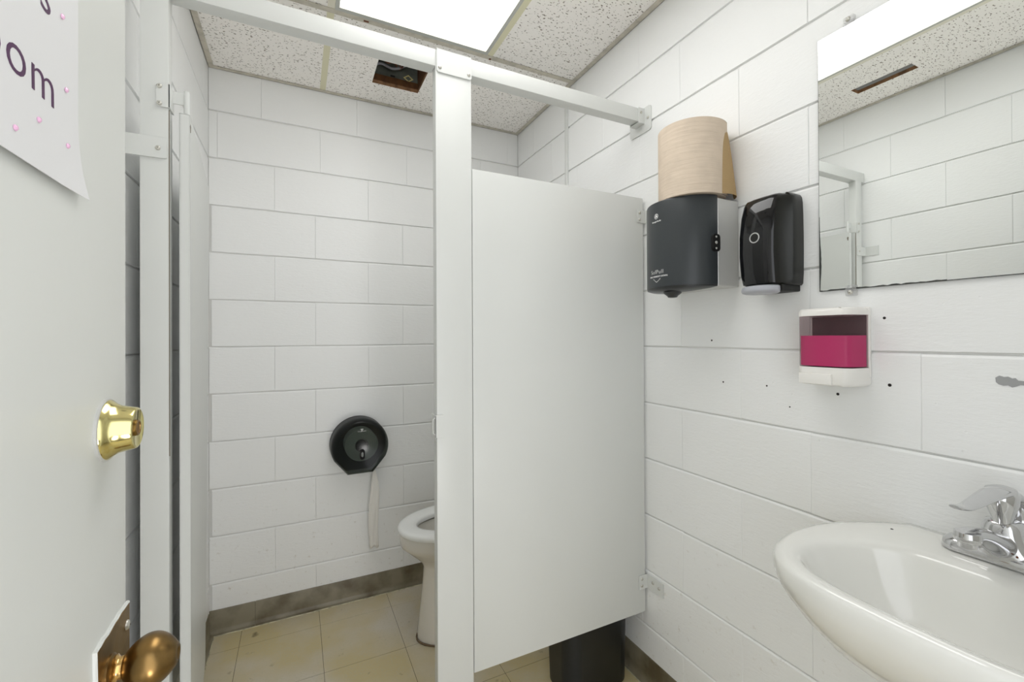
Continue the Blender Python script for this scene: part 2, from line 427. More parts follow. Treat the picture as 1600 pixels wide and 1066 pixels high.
# small drill holes and a bare grey patch on the right wall
for y, z, r in ((.9445, 1.251, .0028), (.9049, 1.1269, .0025), (.7693, 1.1286, .0023), (.502, 1.3015, .0034), (.595, 1.126, .0034), (.4939, 1.1568, .0036), (.7076, 1.0801, .002)):
    r *= .78
    bm = bmesh.new(); lathe(bm, [(0, r*1.25), (.0008, r*1.1), (.0009, r)], (XR+.0003, y, z), (-1, 0, 0), 12); lathe(bm, [(.0009, r*.9), (.0012, r*.4)], (XR+.0003, y, z), (-1, 0, 0), 10)
    finish('anchor_hole', bm, M_HOLE, W_RIGHT)
pp = [(.334, 1.186), (.329, 1.190), (.323, 1.188), (.318, 1.189), (.313, 1.186), (.309, 1.187), (.306, 1.183), (.300, 1.1825), (.293, 1.181), (.286, 1.1795), (.281, 1.178), (.286, 1.174), (.295, 1.1745), (.303, 1.175), (.308, 1.172), (.313, 1.170), (.318, 1.173), (.324, 1.172), (.330, 1.174), (.3335, 1.178)]
bm = bmesh.new(); prism(bm, pp, XR-.0012, XR+.002, 'x'); finish('bare_patch', bm, M_PATCH, W_RIGHT)

# ------------------------------------------------------------------ floor
bm = B(XL-.2, XR+.2, -2.2, YB+.2, -.12, -.0008); FLOOR = struct(finish('floor', bm, M_JOINT))
def tile_mesh(wx, wy):
    key = ('t', round(wx, 3), round(wy, 3))
    if key in BCACHE: return BCACHE[key]
    bm = B(-wx/2+.0007, wx/2-.0007, -wy/2+.0007, wy/2-.0007, -.003, 0, .0005, 1)
    me = bpy.data.meshes.new('floor_tile'); bm.to_mesh(me); bm.free(); me.materials.append(M_FLOOR); BCACHE[key] = me
    return me
T = .3058
gx = [XL]+[v for v in [-.2165+T*i for i in range(0, 5)] if XL < v < XR]+[XR]
gy = [YF-.12]+[v for v in [2.117-T*i for i in range(7, -1, -1)] if YF-.12 < v < YB]+[YB]
for i in range(len(gx)-1):
    for j in range(len(gy)-1):
        a, b, c, d = gx[i], gx[i+1], gy[j], gy[j+1]
        share('floor_tile', tile_mesh(b-a, d-c), ((a+b)/2, (c+d)/2, random.uniform(-.0002, .0002)), FLOOR)

# cove base: profile (out from wall, z)
cove = [(.0, .0), (.020, .0), (.0195, .0035), (.012, .006), (.007, .012), (.0052, .022), (.005, .098), (.0035, .1025), (0, .1028)]
def base_run(nm, kind, cuts):
    root = None
    for i, (a, b) in enumerate(zip(cuts, cuts[1:])):
        bm = bmesh.new(); a2, b2 = a+.0006, b-.0006
        if kind == 'back': rr = [[Vector((t, YB+.001-o, z+.0004)) for o, z in cove] for t in (a2, b2)]
        elif kind == 'right': rr = [[Vector((XR+.001-o, t, z+.0004)) for o, z in cove] for t in (a2, b2)]
        else: rr = [[Vector((XL-.001+o, t, z+.0004)) for o, z in cove] for t in (a2, b2)]
        loft(bm, rr)
        if root is None:
            root = struct(finish(nm, bm, M_BASE, None, 30))
        else:
            finish('base_piece', bm, M_BASE, root, 30)
    # brown strip added behind the pieces so the butt joints read dark
    e0, e1 = cuts[0]+.001, cuts[-1]-.001
    if kind == 'back': bm = B(e0, e1, YB-.0032, YB-.0004, .002, .1005)
    elif kind == 'right': bm = B(XR-.0032, XR-.0004, e0, e1, .002, .1005)
    else: bm = B(XL+.0004, XL+.0032, e0, e1, .002, .1005)
    finish('dark_joint_strip', bm, M_JOINT, root)
    # bead of old caulk along the toe
    bm = bmesh.new(); L_ = cuts[0], cuts[-1]
    n = 60; pts = []
    for i in range(n+1):
        t = L_[0]+(L_[1]-L_[0])*i/n; e = random.uniform(-.0008, .0008)
        pts.append({'back': (t, YB-.0198+e, .0012), 'right': (XR-.0198+e, t, .0012), 'left': (XL+.0198+e, t, .0012)}[kind])
    tube(bm, pts, [(random.uniform(.0016, .0024),)*2 for _ in pts], 6, (0, 0, 1))
    finish('caulk_bead', bm, M_CAULK, root, 60)
    return root
base_run('baseboard_back', 'back', [XL, -.168, 1.05, XR-.001])
base_run('baseboard_right', 'right', [YF, .003, 1.2175, 1.32, YB-.02])
base_run('baseboard_left', 'left', [YF, .50, 1.35, YB-.02])

# ------------------------------------------------------------------ ceiling
bm = B(XL-.2, XR+.2, YF-.2, YB+.2, 2.80, 2.9); CEIL = struct(finish('ceiling', bm, mat('deck_above', srgb(90, 86, 80), .9)))
MT = 1.676                         # centre line of the main runner
X1, X2 = .111, .7185               # cross tees
def ring_prism(bm, x0, x1, y0, y1, hx0, hx1, hy0, hy1, z0, z1):
    o = [(x0, y0), (x1, y0), (x1, y1), (x0, y1)]; h = [(hx0, hy0), (hx1, hy0), (hx1, hy1), (hx0, hy1)]
    for z in (z0, z1):
        vo = [bm.verts.new((a, b, z)) for a, b in o]; vh = [bm.verts.new((a, b, z)) for a, b in h]
        for i in range(4):
            j = (i+1) % 4; bm.faces.new((vo[i], vo[j], vh[j], vh[i]))
    bm.verts.ensure_lookup_table(); vs = bm.verts[-16:]
    lo, hi = vs[:8], vs[8:]
    for i in range(4):
        j = (i+1) % 4
        bm.faces.new((lo[i], lo[j], hi[j], hi[i]))
        bm.faces.new((lo[4+i], lo[4+j], hi[4+j], hi[4+i])).material_index = 1
ZT = ZC+.001
def ctile(x0, x1, y0, y1, hole=None):
    bm = bmesh.new()
    if hole: ring_prism(bm, x0, x1, y0, y1, *hole, ZT, ZT+.016)
    else: box(bm, x0, x1, y0, y1, ZT, ZT+.016)
    return finish('ceiling_tile', bm, [M_CTILE, M_WOOD], CEIL)
g = .003
ctile(XL+g, X1-g, MT+g, YB-g); ctile(X1+g, XR-g, MT+g, YB-g, (.310, .520, 1.891, 2.073))
ctile(X2+g, XR-g, 1.066+g, MT-g); ctile(X2+g, XR-g, .457+g, 1.066-g); ctile(X2+g, XR-g, YF-.12, .457-g)
ctile(XL+g, X1-g, .457+g, MT-g, (-.157, -.094, .935, 1.165)); ctile(XL+g, X1-g, YF-.12, .457-g); ctile(X1+g, X2-g, YF-.12, .457-g-.02)
def tbar(axis, c, a, b, m=M_TBAR, wd=.0242, nm='t_bar', dz=0):
    bm = bmesh.new()
    if axis == 'y':
        box(bm, c-wd/2, c+wd/2, a, b, ZC-.0005+dz, ZC+.0006+dz); box(bm, c-.001, c+.001, a, b, ZC, ZC+.03)
    else:
        box(bm, a, b, c-wd/2, c+wd/2, ZC-.0005+dz, ZC+.0006+dz); box(bm, a, b, c-.001, c+.001, ZC, ZC+.03)
    return finish(nm, bm, m, CEIL)
tbar('x', MT, XL+.002, XR-.002, M_TBARD, dz=-.0012)
tbar('y', X1, MT+.0125, YB-.002, M_TBARY); tbar('y', X1, YF-.12, MT-.0125, M_TBAR)
tbar('y', X2, YF-.12, MT-.0125, M_TBARY)
tbar('x', .457, XL+.002, X1-.0125); tbar('x', .457, X2+.0125, XR-.002); tbar('x', .445, X1+.0125, X2-.0125); tbar('x', 1.066, X2+.0125, XR-.002)
# perimeter angle
def angle(kind, a, b):
    bm = bmesh.new(); wd = .022; z = ZC-.0022
    if kind == 'back': box(bm, a, b, YB-wd, YB-.0008, z, z+.0012); box(bm, a, b, YB-.0022, YB-.0008, z, z+.022)
    if kind == 'right': box(bm, XR-wd, XR-.0008, a, b, z, z+.0012); box(bm, XR-.0022, XR-.0008, a, b, z, z+.022)
    if kind == 'left': box(bm, XL+.0008, XL+wd, a, b, z, z+.0012); box(bm, XL+.0008, XL+.0022, a, b, z, z+.022)
    finish('wall_angle', bm, M_TBARD, CEIL)
angle('back', XL+.001, XR-.001); angle('right', YF, YB-.022); angle('left', YF, YB-.022)
# dark shadow gap strip where the angle meets the block faces is real: blocks stop at the angle

# recessed fluorescent fixture
LX0, LX1, LY0, LY1 = X1+.0125, X2-.0125, .457+.001, MT-.0125
LT = thing('ceiling_light', 'lit rectangular fluorescent light panel recessed in the tiled ceiling', 'ceiling light', ((LX0+LX1)/2, (LY0+LY1)/2, ZC))
bm = bmesh.new(); ring_prism(bm, LX0, LX1, LY0, LY1, LX0+.014, LX1-.014, LY0+.014, LY1-.018, ZC-.003, ZC+.012)
finish('frame', bm, [mat('fixture_frame', srgb(186, 188, 182), .4), M_TBAR], LT)
bm = B(LX0+.013, LX1-.013, LY0+.013, LY1-.017, ZC+.003, ZC+.007); finish('diffuser', bm, M_LENS, LT)
bm = bmesh.new(); box(bm, LX0, LX1, LY0, LY1, ZC+.09, ZC+.10)
finish('housing', bm, M_DUCT, LT)

# things seen in the cut hole above the stall
FH = thing('fan_housing', 'dusty metal fan box and wiring seen through the square hole cut in the stall ceiling', 'vent box', (.415, 1.98, 2.50))
bm = B(.27, .56, 2.085, 2.22, 2.470, 2.62, .003); finish('metal_box', bm, M_DUCT, FH)
bm = bmesh.new(); box(bm, .285, .545, 2.074, 2.085, 2.4435, 2.474); finish('frame_board', bm, M_WOODD, FH)
bm = bmesh.new(); box(bm, .521, .532, 1.86, 2.080, 2.4435, 2.60); finish('frame_board', bm, M_WOODD, FH)
bm = bmesh.new(); box(bm, .30, .309, 1.86, 2.080, 2.4435, 2.60); finish('frame_board', bm, M_BLACKM, FH)
for i, (m, ps, r) in enumerate(((M_WIRE, [(.35, 2.06, 2.545), (.375, 2.05, 2.522), (.405, 2.05, 2.530), (.43, 2.06, 2.512), (.455, 2.05, 2.535)], .004),
                              (M_WIRE, [(.38, 2.04, 2.560), (.40, 2.04, 2.520), (.415, 2.04, 2.545), (.435, 2.04, 2.508), (.45, 2.04, 2.54)], .003),
                              (M_WIREG, [(.312, 2.06, 2.500), (.35, 2.065, 2.520), (.40, 2.06, 2.507), (.45, 2.05, 2.525), (.50, 2.03, 2.57)], .006),
                              (M_BLACKM, [(.312, 2.02, 2.555), (.36, 2.03, 2.535), (.42, 2.02, 2.545), (.52, 2.02, 2.54)], .007),
                              (mat('wire_blue', srgb(50, 70, 110), .5), [(.314, 2.04, 2.49), (.320, 2.05, 2.505), (.318, 2.05, 2.525), (.314, 2.05, 2.55)], .006))):
    bm = bmesh.new(); pts = smooth_pts(ps, 6); tube(bm, pts, r, 8, (0, 0, 1)); finish('wire', bm, m, FH, 60)
bm = bmesh.new()
dc = (.478, 2.493); q = [(-.024, 0), (0, -.017), (.024, 0), (0, .017)]
vo = [bm.verts.new((dc[0]+a, 2.0845, dc[1]+b)) for a, b in q]; vi = [bm.verts.new((dc[0]+a*.66, 2.0845, dc[1]+b*.66)) for a, b in q]
for i in range(4): bm.faces.new((vo[i], vo[(i+1) % 4], vi[(i+1) % 4], vi[i]))
r = bmesh.ops.extrude_face_region(bm, geom=bm.faces[:]); bmesh.ops.translate(bm, verts=[v for v in r['geom'] if isinstance(v, bmesh.types.BMVert)], vec=(0, -.001, 0))
finish('diamond_mark', bm, M_YEL, FH)
bm = B(.395, .415, 2.0835, 2.088, 2.483, 2.490); finish('slot', bm, M_HOLE, FH)
# rust spot on the runner
bm = B(.722, .731, MT+.003, MT+.0125, ZC-.0025, ZC-.0016); finish('rust_spot', bm, M_RUST, CEIL)
bm = B(.222, .240, MT-.002, MT+.006, ZC-.0025, ZC-.0016); finish('rust_spot', bm, M_RUST, CEIL)

# thin surface raceway in the stall, running down the right wall
bm = B(XR-.012, XR+.001, 1.728, 1.745, .104, ZC-.003, .002, 1)
tag(finish('wire_raceway', bm, M_PARTD, None), 'thin vertical white raceway running up the right wall inside the stall', 'raceway')

# ------------------------------------------------------------------ toilet partition
PY = 1.227
TP_ = thing('toilet_partition', 'white painted metal toilet stall partition with header rail, pilasters, panel and open door', 'partition', (.414, PY+.016, 0))
# central pilaster
bm = B(.3592, .4687, PY, PY+.032, .0, 2.093, .0025); PILC = finish('pilaster', bm, M_PART, TP_, 30)
bm = B(-.3104, -.2583, PY, PY+.032, .0, 2.093, .0025); PILL = finish('pilaster', bm, M_PART, TP_, 30)
bm = B(.354, .474, PY-.004, PY+.036, .0, .075, .002); finish('pilaster_shoe', bm, M_SATIN, TP_, 30)
# header rail
bm = B(XL+.002, .3592, PY-.0005, PY+.041, 2.0440, 2.0930, .003); finish('header_rail', bm, M_PART, TP_, 30)
bm = B(.4687, XR-.001, PY-.0005, PY+.041, 2.0440, 2.0930, .003); finish('header_rail', bm, M_PART, TP_, 30)
# cap bracket over the central pilaster
bm = bmesh.new(); prism(bm, rrect(.3615, .4685, 2.0275, 2.0955, .008), PY-.0045, PY-.0005); box(bm, .3615, .4685, PY-.0045, PY+.042, 2.0932, 2.0955)
bmesh.ops.bevel(bm, geom=[e for e in bm.edges if e.calc_length() > .03], offset=.0008, segments=1, affect='EDGES')
CB = finish('cap_bracket', bm, M_PART, TP_, 30)
screw((.371, PY-.0045, 2.041), CB); screw((.459, PY-.0045, 2.041), CB)
# header end bracket at right wall
bm = bmesh.new()
box(bm, 1.112, XR-.0006, PY-.003, PY+.0445, 2.0385, 2.0415, .0006, 1); box(bm, 1.112, XR-.0006, PY-.003, PY-.0006, 2.0415, 2.095, .0005, 1)
box(bm, 1.112, XR-.0006, PY+.0415, PY+.0445, 2.0415, 2.095, .0005, 1)
prism(bm, rrect(PY-.036, PY+.075, 2.008, 2.098, .012), XR-.0035, XR-.0006, 'x')
EB = finish('wall_bracket', bm, M_PARTD, TP_, 30)
screw((1.124, PY-.003, 2.078), EB); screw((XR-.0035, PY-.020, 2.055), EB, -pi/2)
# fixed panel
bm = B(.4705, 1.1335, PY+.001, PY+.026, .267, 1.767, .002); PAN = finish('panel', bm, M_PART, TP_, 30)
def lbracket(z0, z1):
    bm = bmesh.new()
    box(bm, 1.103, XR-.0008, PY-.0025, PY+.0004, z0, z1, .0008, 1)
    box(bm, XR-.0035, XR-.0006, PY-.080, PY-.0025, z0, z1, .0008, 1)
    k = finish('wall_bracket', bm, M_PARTD, TP_, 30)
    screw((1.115, PY-.0025, (z0+z1)/2-.012), k); screw((1.115, PY-.0025, (z0+z1)/2+.012), k)
    screw((XR-.0035, PY-.060, (z0+z1)/2), k, -pi/2); screw((XR-.0035, PY-.030, (z0+z1)/2+.005), k, -pi/2)
lbracket(.352, .402); lbracket(1.676, 1.722)
# latch keeper on pilaster edge
bm = bmesh.new(); prism(bm, rrect(.3535, .3790, .977, 1.042, .003), PY-.0035, PY-.0006); box(bm, .3535, .3565, PY-.0035, PY+.034, .977, 1.042, .0006, 1)
pk = smooth_pts([(.3535, PY-.001, .986), (.3480, PY-.001, .992), (.3470, PY-.001, 1.010), (.3480, PY-.001, 1.028), (.3535, PY-.001, 1.034)], 4)
tube(bm, pk, [(.0022, .0016)]*len(pk), 6, (0, 1, 0))
LK = finish('latch_keeper', bm, M_PARTD, PILC, 30)
# left pilaster wall bracket
bm = bmesh.new(); prism(bm, rrect(-.3365, -.2610, 1.6675, 1.7135, .004), PY-.0045, PY-.0006); box(bm, XL+.0006, XL+.004, PY-.0045, PY-.06, 1.6675, 1.7135)
LB = finish('wall_bracket', bm, M_PARTD, TP_, 30); screw((-.2770, PY-.0045, 1.689), LB)
bm = bmesh.new(); prism(bm, rrect(-.3365, -.2610, .35, .396, .004), PY-.0045, PY-.0006)
LB2 = finish('wall_bracket', bm, M_PARTD, TP_, 30); screw((-.2770, PY-.0045, .372), LB2)
# hinge bracket and pin
bm = bmesh.new(); prism(bm, rrect(-.2800, -.2550, 1.7835, 1.8365, .003), PY-.004, PY-.0006)
box(bm, -.2583, -.2553, PY-.004, PY+.034, 1.7835, 1.8365, .0005, 1)
box(bm, -.2556, -.2330, PY+.022, PY+.0255, 1.806, 1.834, .0005, 1)
HB = finish('hinge_bracket', bm, M_PARTD, TP_, 30)
screw((-.2745, PY-.004, 1.8285), HB); screw((-.2745, PY-.004, 1.7900), HB)
bm = bmesh.new(); box(bm, -.2584, -.2572, PY+.0005, PY+.0035, 1.0, 1.78); finish('edge_chip', bm, M_CHIP, PILL)
bm = bmesh.new(); lathe(bm, [(0, .0062), (.052, .0062), (.0535, .0045)], (-.2290, PY+.024, 1.786), (0, 0, 1), 16)
finish('hinge_pin', bm, M_PART, HB, 40)
# door swung into the stall
def door_pt(s, t, z):   # s along the door 0..1, t thickness
    a = Vector((-.2215, 1.241)); b = Vector((-.2735, 1.842)); d = (b-a).normalized(); n = Vector((-d.y, d.x))
    lean = -.0145*(1.785-z)/1.70*s
    p = a+(b-a)*s+n*t; return Vector((p.x+lean, p.y, z))
bm = bmesh.new(); ss = [0, .003, .2, .4, .6, .8, .985, 1.0]
outl = []
for s_, zt, zb in [(0, 1.780, .155), (.006, 1.785, .15), (.5, 1.785, .15), (.97, 1.785, .15), (.992, 1.780, .155), (1.0, 1.765, .17)]:
    outl.append((s_, zt, zb))
rings = []
for s_, zt, zb in outl:
    rings.append([door_pt(s_, 0, zb), door_pt(s_, .0205, zb), door_pt(s_, .0205, zt), door_pt(s_, 0, zt)])
loft(bm, rings)
bmesh.ops.bevel(bm, geom=[e for e in bm.edges if abs(e.verts[0].co.z-e.verts[1].co.z) > 1 and not (e.verts[0].co.y > 1.3 and e.verts[0].co.y < 1.8)], offset=.0022, segments=2, affect='EDGES')
DR = finish('door', bm, M_PART, TP_, 30)
bm = bmesh.new(); p0 = door_pt(.012, -.0006, 1.75)
prism(bm, [(1.2430, 1.757), (1.2455, 1.762), (1.250, 1.757), (1.2485, 1.745), (1.2445, 1.742)], p0.x-.0005, p0.x+.0004, 'x'); finish('paint_chip', bm, M_CHIP, DR)
# slide latch on the far side of the stall door (edge-on from here)
pz = door_pt(.93, .0206, .99); bm = B(pz.x-.014, pz.x, pz.y-.03, pz.y+.03, .965, 1.02, .002); finish('slide_latch', bm, M_SATIN, DR, 30)

# ------------------------------------------------------------------ entrance door (open along the left wall)
DXF, DYE = -.172, .6325
bm = B(DXF-.040, DXF, -.13, DYE, .012, 2.03, .0022); D1 = struct(finish('door_1', bm, M_DOOR, None, 30))
# deadbolt
BY, BZ = .5745, 1.1732
bm = bmesh.new(); lathe(bm, [(.0, .0310), (.0020, .0310), (.0028, .0296)], (DXF, BY, BZ), (1, 0, 0), 48)
DB = finish('deadbolt', bm, M_SATIN, D1, 30)
bm = bmesh.new(); lathe(bm, [(.002, .0298), (.0036, .0296), (.0070, .0262), (.0115, .0236), (.0165, .0224), (.0232, .0210), (.0248, .0203), (.0255, .0188), (.0246, .0177), (.0244, .001)], (DXF, BY, BZ), (1, 0, 0), 56)
finish('collar', bm, M_BRASS, DB, 40)
bm = bmesh.new(); lathe(bm, [(.0242, .0080), (.0254, .0080), (.0262, .0073), (.0262, .0060), (.0252, .0058), (.0252, .0002)], (DXF, BY, BZ), (1, 0, 0), 32)
box(bm, DXF+.0250, DXF+.0258, BY-.0012, BY+.0012, BZ-.0045, BZ+.0045)
finish('key_cylinder', bm, M_BRASSP, DB, 40)
# reinforcement plate wrapping the door edge
PZ, PY0 = .9700, .5450
bm = bmesh.new(); box(bm, DXF-.002, DXF+.0028, PY0, DYE+.0016, .73, PZ, .0014, 1); box(bm, DXF-.042, DXF-.002, DYE-.0005, DYE+.0016, .73, PZ)
PL = finish('lock_plate', bm, M_BRASSP, D1, 30)
bm = bmesh.new()
pts = [(PY0-.0012+random.uniform(-.0010, .0010), .73+i*.016) for i in range(16)]+[(PY0+i*.0088, PZ+.0006+random.uniform(-.0008, .0014)) for i in range(1, 11)]
tube(bm, [(DXF+.0011, a, b) for a, b in pts], [(.0022, random.uniform(.0013, .0022)) for _ in pts], 6, (1, 0, 0))
finish('paint_ridge', bm, M_DOOR, PL)
screw((DXF+.0028, .622, .950), PL, pi/2)
# egg knob
KY, KZ = .5745, .9325
bm = bmesh.new(); lathe(bm, [(.0028, .0150), (.0045, .0150), (.0062, .0128), (.0072, .0108)], (DXF, KY, KZ), (1, 0, 0), 40); KN = finish('knob', bm, M_BRASSP, D1, 40)
bm = bmesh.new(); lathe(bm, [(.0055, .0090), (.0065, .0126), (.0080, .0130), (.0092, .0112), (.0110, .0102), (.0165, .0108)], (DXF, KY, KZ), (1, 0, 0), 40); finish('neck', bm, M_BRASSN, KN, 40)
bm = bmesh.new(); pr = []
for i in range(25):
    t = i/24; x = .0125+.0465*t; a = pi*(t*.90+.045)
    pr.append((x, 0.0262*sin(a)**.62*(1-.05*t)))
pr.append((.0585, pr[-1][1]*.75)); pr.append((.0570, pr[-2][1]*.62)); pr.append((.0565, .001))
lathe(bm, pr, (DXF, KY, KZ), (1, 0, 0), 56); finish('knob_grip', bm, M_BRASSD, KN, 50)
# hinges on the hidden side
for z in (.25, 1.05, 1.80):
    bm = bmesh.new(); lathe(bm, [(0, .007), (.09, .007)], (DXF-.040, -.137, z), (0, 0, 1), 12); finish('hinge', bm, M_BRASSD, D1, 40)

# ------------------------------------------------------------------ paper sign on the door
SG = thing('door_sign', 'white paper sign with purple lettering and pink gems on the open entrance door', 'sign', (DXF, .38, 1.39))
def sgx(y, z):      # paper stands a little off the door and curls out along its lower edge
    u = max(0, (1.46-z)/.074); v = max(0, (y-.463)/.046)
    return DXF+.0011+.0032*u*u*(1 if u < 1.2 else 1.2)+.0005*v+.0020*v*v*u*u*.8
bm = bmesh.new(); ny, nz = 24, 22; y0, y1, z0, z1 = .229, .508, 1.386, 1.600
grid = [[bm.verts.new((sgx(y0+(y1-y0)*i/ny, z0+(z1-z0)*j/nz), y0+(y1-y0)*i/ny+(.009*max(0, 1-j/5)**2*max(0, (i-16)/8)), z0+(z1-z0)*j/nz+.0018*i/ny)) for j in range(nz+1)] for i in range(ny+1)]
for i in range(ny):
    for j in range(nz): bm.faces.new((grid[i][j], grid[i+1][j], grid[i+1][j+1], grid[i][j+1]))
r = bmesh.ops.extrude_face_region(bm, geom=bm.faces[:]); bmesh.ops.translate(bm, verts=[v for v in r['geom'] if isinstance(v, bmesh.types.BMVert)], vec=(-.0006, 0, 0))
finish('sheet', bm, M_SIGN, SG, 60)
def sign_text(s, yright, zbase, xh, wscale=1.0):
    """text laid on the sheet; right end at yright; xh = x-height"""
    bm = text_mesh(s, xh/.5, .0001, -.008*xh/.5, 1.08)
    mx = max(v.co.x for v in bm.verts)
    for v in bm.verts:
        a, b, c = v.co; y = yright-(mx-a)*wscale; z = zbase+b
        v.co = Vector((sgx(y, z)+.0002+c, y, z))
    finish('lettering', bm, M_INK, SG)
sign_text('room', .4660, 1.4445, .0215, 1.16)
sign_text('s', .4610, 1.5125, .0215, 1.15)
for y, z in ((.4855, 1.4694), (.479, 1.5258), (.4414, 1.4253), (.4088, 1.4056), (.4855, 1.4235), (.49, 1.58), (.37, 1.4253), (.34, 1.4056)):
    bm = bmesh.new(); lathe(bm, [(0, .0021), (.0006, .0022), (.0014, .0013), (.0017, .0006)], (sgx(y, z)+.0003, y, z), (1, 0, 0), 7); finish('gem', bm, M_GEM, SG)

# ------------------------------------------------------------------ toilet
TX, TY = .60, 1.835
TO = thing('toilet', 'white elongated toilet bowl on a pedestal behind the stall pilaster', 'toilet', (.72, TY, 0))
def egg(cx, af, ab, b, z, n=48, p=1.0):
    out = []
    for i in range(n):
        a = 2*pi*i/n; c, s_ = cos(a), sin(a)
        x = cx-(af if c > 0 else ab)*(abs(c)**p)*(1 if c > 0 else -1)
        out.append(Vector((x, TY+b*s_, z)))
    return out
NX = .372
def eggn(nose, ln, b, z, n=48):   # nose x, total length, half width
    return egg(nose+ln*.56, ln*.56, ln*.44, b, z, n)
bm = bmesh.new()
R = [eggn(.452, .50, .122, 0), eggn(.450, .50, .122, .03), eggn(.462, .49, .110, .12), eggn(.474, .485, .100, .24), eggn(.478, .48, .098, .300),
     eggn(.470, .49, .106, .318), eggn(.445, .50, .130, .345), eggn(.408, .52, .158, .378), eggn(.386, .54, .172, .398), eggn(.381, .545, .176, .412), eggn(.378, .55, .178, .446), eggn(.382, .54, .174, .452),
     eggn(.435, .42, .118, .450), eggn(.445, .40, .110, .43), eggn(.47, .34, .09, .36), eggn(.52, .24, .06, .30), eggn(.55, .16, .04, .27)]
loft(bm, R); finish('bowl', bm, M_PORCT, TO, 50)
bm = bmesh.new(); loft(bm, [eggn(.52, .23, .062, .318), eggn(.52, .23, .062, .322)]); finish('water', bm, M_WATER, TO)
bm = bmesh.new()
so = lambda d, z: eggn(NX+d, .470-2*d, .186-d, z); si = lambda d, z: eggn(NX+.078-d, .30+2*d, .102+d, z)
rr = [so(.003, .4575), so(0, .462), so(0, .474), so(.006, .480), so(.02, .4825), si(.02, .4815), si(.005, .478), si(0, .472), si(0, .4585)]
vr = loft(bm, rr, True, False, False)
n = 48
for i in range(n): bm.faces.new((vr[-1][i], vr[-1][(i+1) % n], vr[0][(i+1) % n], vr[0][i]))
finish('seat', bm, M_SEAT, TO, 50)
for sy in (-.075, .075):
    bm = B(.845, .885, TY+sy-.018, TY+sy+.018, .455, .492, .006); finish('seat_hinge', bm, M_SEAT, TO, 40)
bm = bmesh.new(); box(bm, .86, XR-.022, TY-.10, TY+.10, .24, .452, .02, 3); finish('rear_shelf', bm, M_PORCT, TO, 40)
bm = bmesh.new()
lathe(bm, [(0, .026), (.012, .026), (.014, .019), (.20, .019), (.20, .030), (.30, .030), (.325, .02), (.33, .001)], (1.06, TY, .452), (0, 0, 1), 24)
lathe(bm, [(0, .016), (.062, .016), (.066, .028), (.078, .03)], (1.062, TY, .70), (1, 0, 0), 20)
finish('flush_valve', bm, M_CHROME, TO, 40)
bm = bmesh.new(); pr = [p*1.0 for p in eggn(.4475, .508, .1265, .004)]
for i in range(49):
    pass
pr.append(pr[0]); tube(bm, [Vector((p.x, p.y, .0035)) for p in pr], [(random.uniform(.003, .006), .0035) for _ in pr], 6, (0, 0, 1)); finish('base_grout', bm, M_GROUT, TO, 60)

# ------------------------------------------------------------------ jumbo toilet-paper dispenser
TC = Vector((.2655, 0, .757)); TR = .1290
D_ = thing('toilet_paper_dispenser', 'round smoke-black jumbo toilet paper dispenser on the back wall of the stall', 'paper dispenser', (TC.x, YB, TC.z))
def drop(r, flat, zb, n=56):
    """round body with a narrow flat-bottomed spout"""
    out = []; 
    a0 = radians(-27)
    for i in range(n):
        a = a0+(pi-2*a0)*i/(n-1)
        out.append((r*cos(a), r*sin(a)))
    out += [(-flat, zb), (-flat*.33, zb), (flat*.33, zb), (flat, zb)]
    return out
def dring(sc, y, r=TR, dx=0): return [Vector((TC.x+dx+a*sc, y, TC.z+b*sc)) for a, b in drop(r, .057, -.128)]
yw = YB-.0006
bm = bmesh.new(); loft(bm, [dring(1.0, yw), dring(1.0, yw-.018)]); finish('back_plate', bm, M_BLACKM, D_, 40)
bm = bmesh.new()
vr = loft(bm, [dring(1.0, yw-.0185), dring(1.0, yw-.070), dring(.99, yw-.090), dring(.955, yw-.104), dring(.90, yw-.112), dring(.86, yw-.114), dring(.84, yw-.1125)], True, False, True)
finish('cover', bm, M_SMOKE2, D_, 50)
bm = bmesh.new(); lathe(bm, [(.022, .072), (.024, .074), (.106, .074), (.108, .072), (.108, .030), (.07, .028)], (TC.x+.004, yw, TC.z+.008), (0, -1, 0), 48); finish('paper_roll', bm, M_ROLLT, D_, 40)
bm = bmesh.new(); lathe(bm, [(.02, .024), (.1095, .024), (.1105, .020), (.1105, .001)], (TC.x+.004, yw, TC.z+.002), (0, -1, 0), 32); finish('hub', bm, M_BLACKM, D_, 40)
bm = bmesh.new(); prism(bm, rrect(TC.x-.006, TC.x+.016, TC.z-.056, TC.z-.010, .0105, 6), yw-.1105, yw-.118); KH = finish('lock_boss', bm, M_BLACK, D_, 40)
bm = bmesh.new(); prism(bm, rrect(TC.x+.0, TC.x+.010, TC.z-.044, TC.z-.022, .0049, 6), yw-.118, yw-.120); finish('key_slot', bm, mat('key_slot_grey', srgb(118, 122, 120), .45), KH, 40)
bm = text_mesh('Georgia-Pacific', .0065, .0002)
for v in bm.verts: v.co = Vector((TC.x+.004+v.co.x, yw-.1150-v.co.z, TC.z+.0725+v.co.y))
for k in range(3):
    t = k*2.09+.5; cx, cz = TC.x+.004+.003*cos(t), TC.z+.0815+.003*sin(t)
    vs = [bm.verts.new((cx+.0032*cos(t+q), yw-.1152, cz+.0032*sin(t+q))) for q in (0, 1.1, 3.14, 5.2)]; bm.faces.new(vs)
finish('print', bm, M_PRINT, D_)
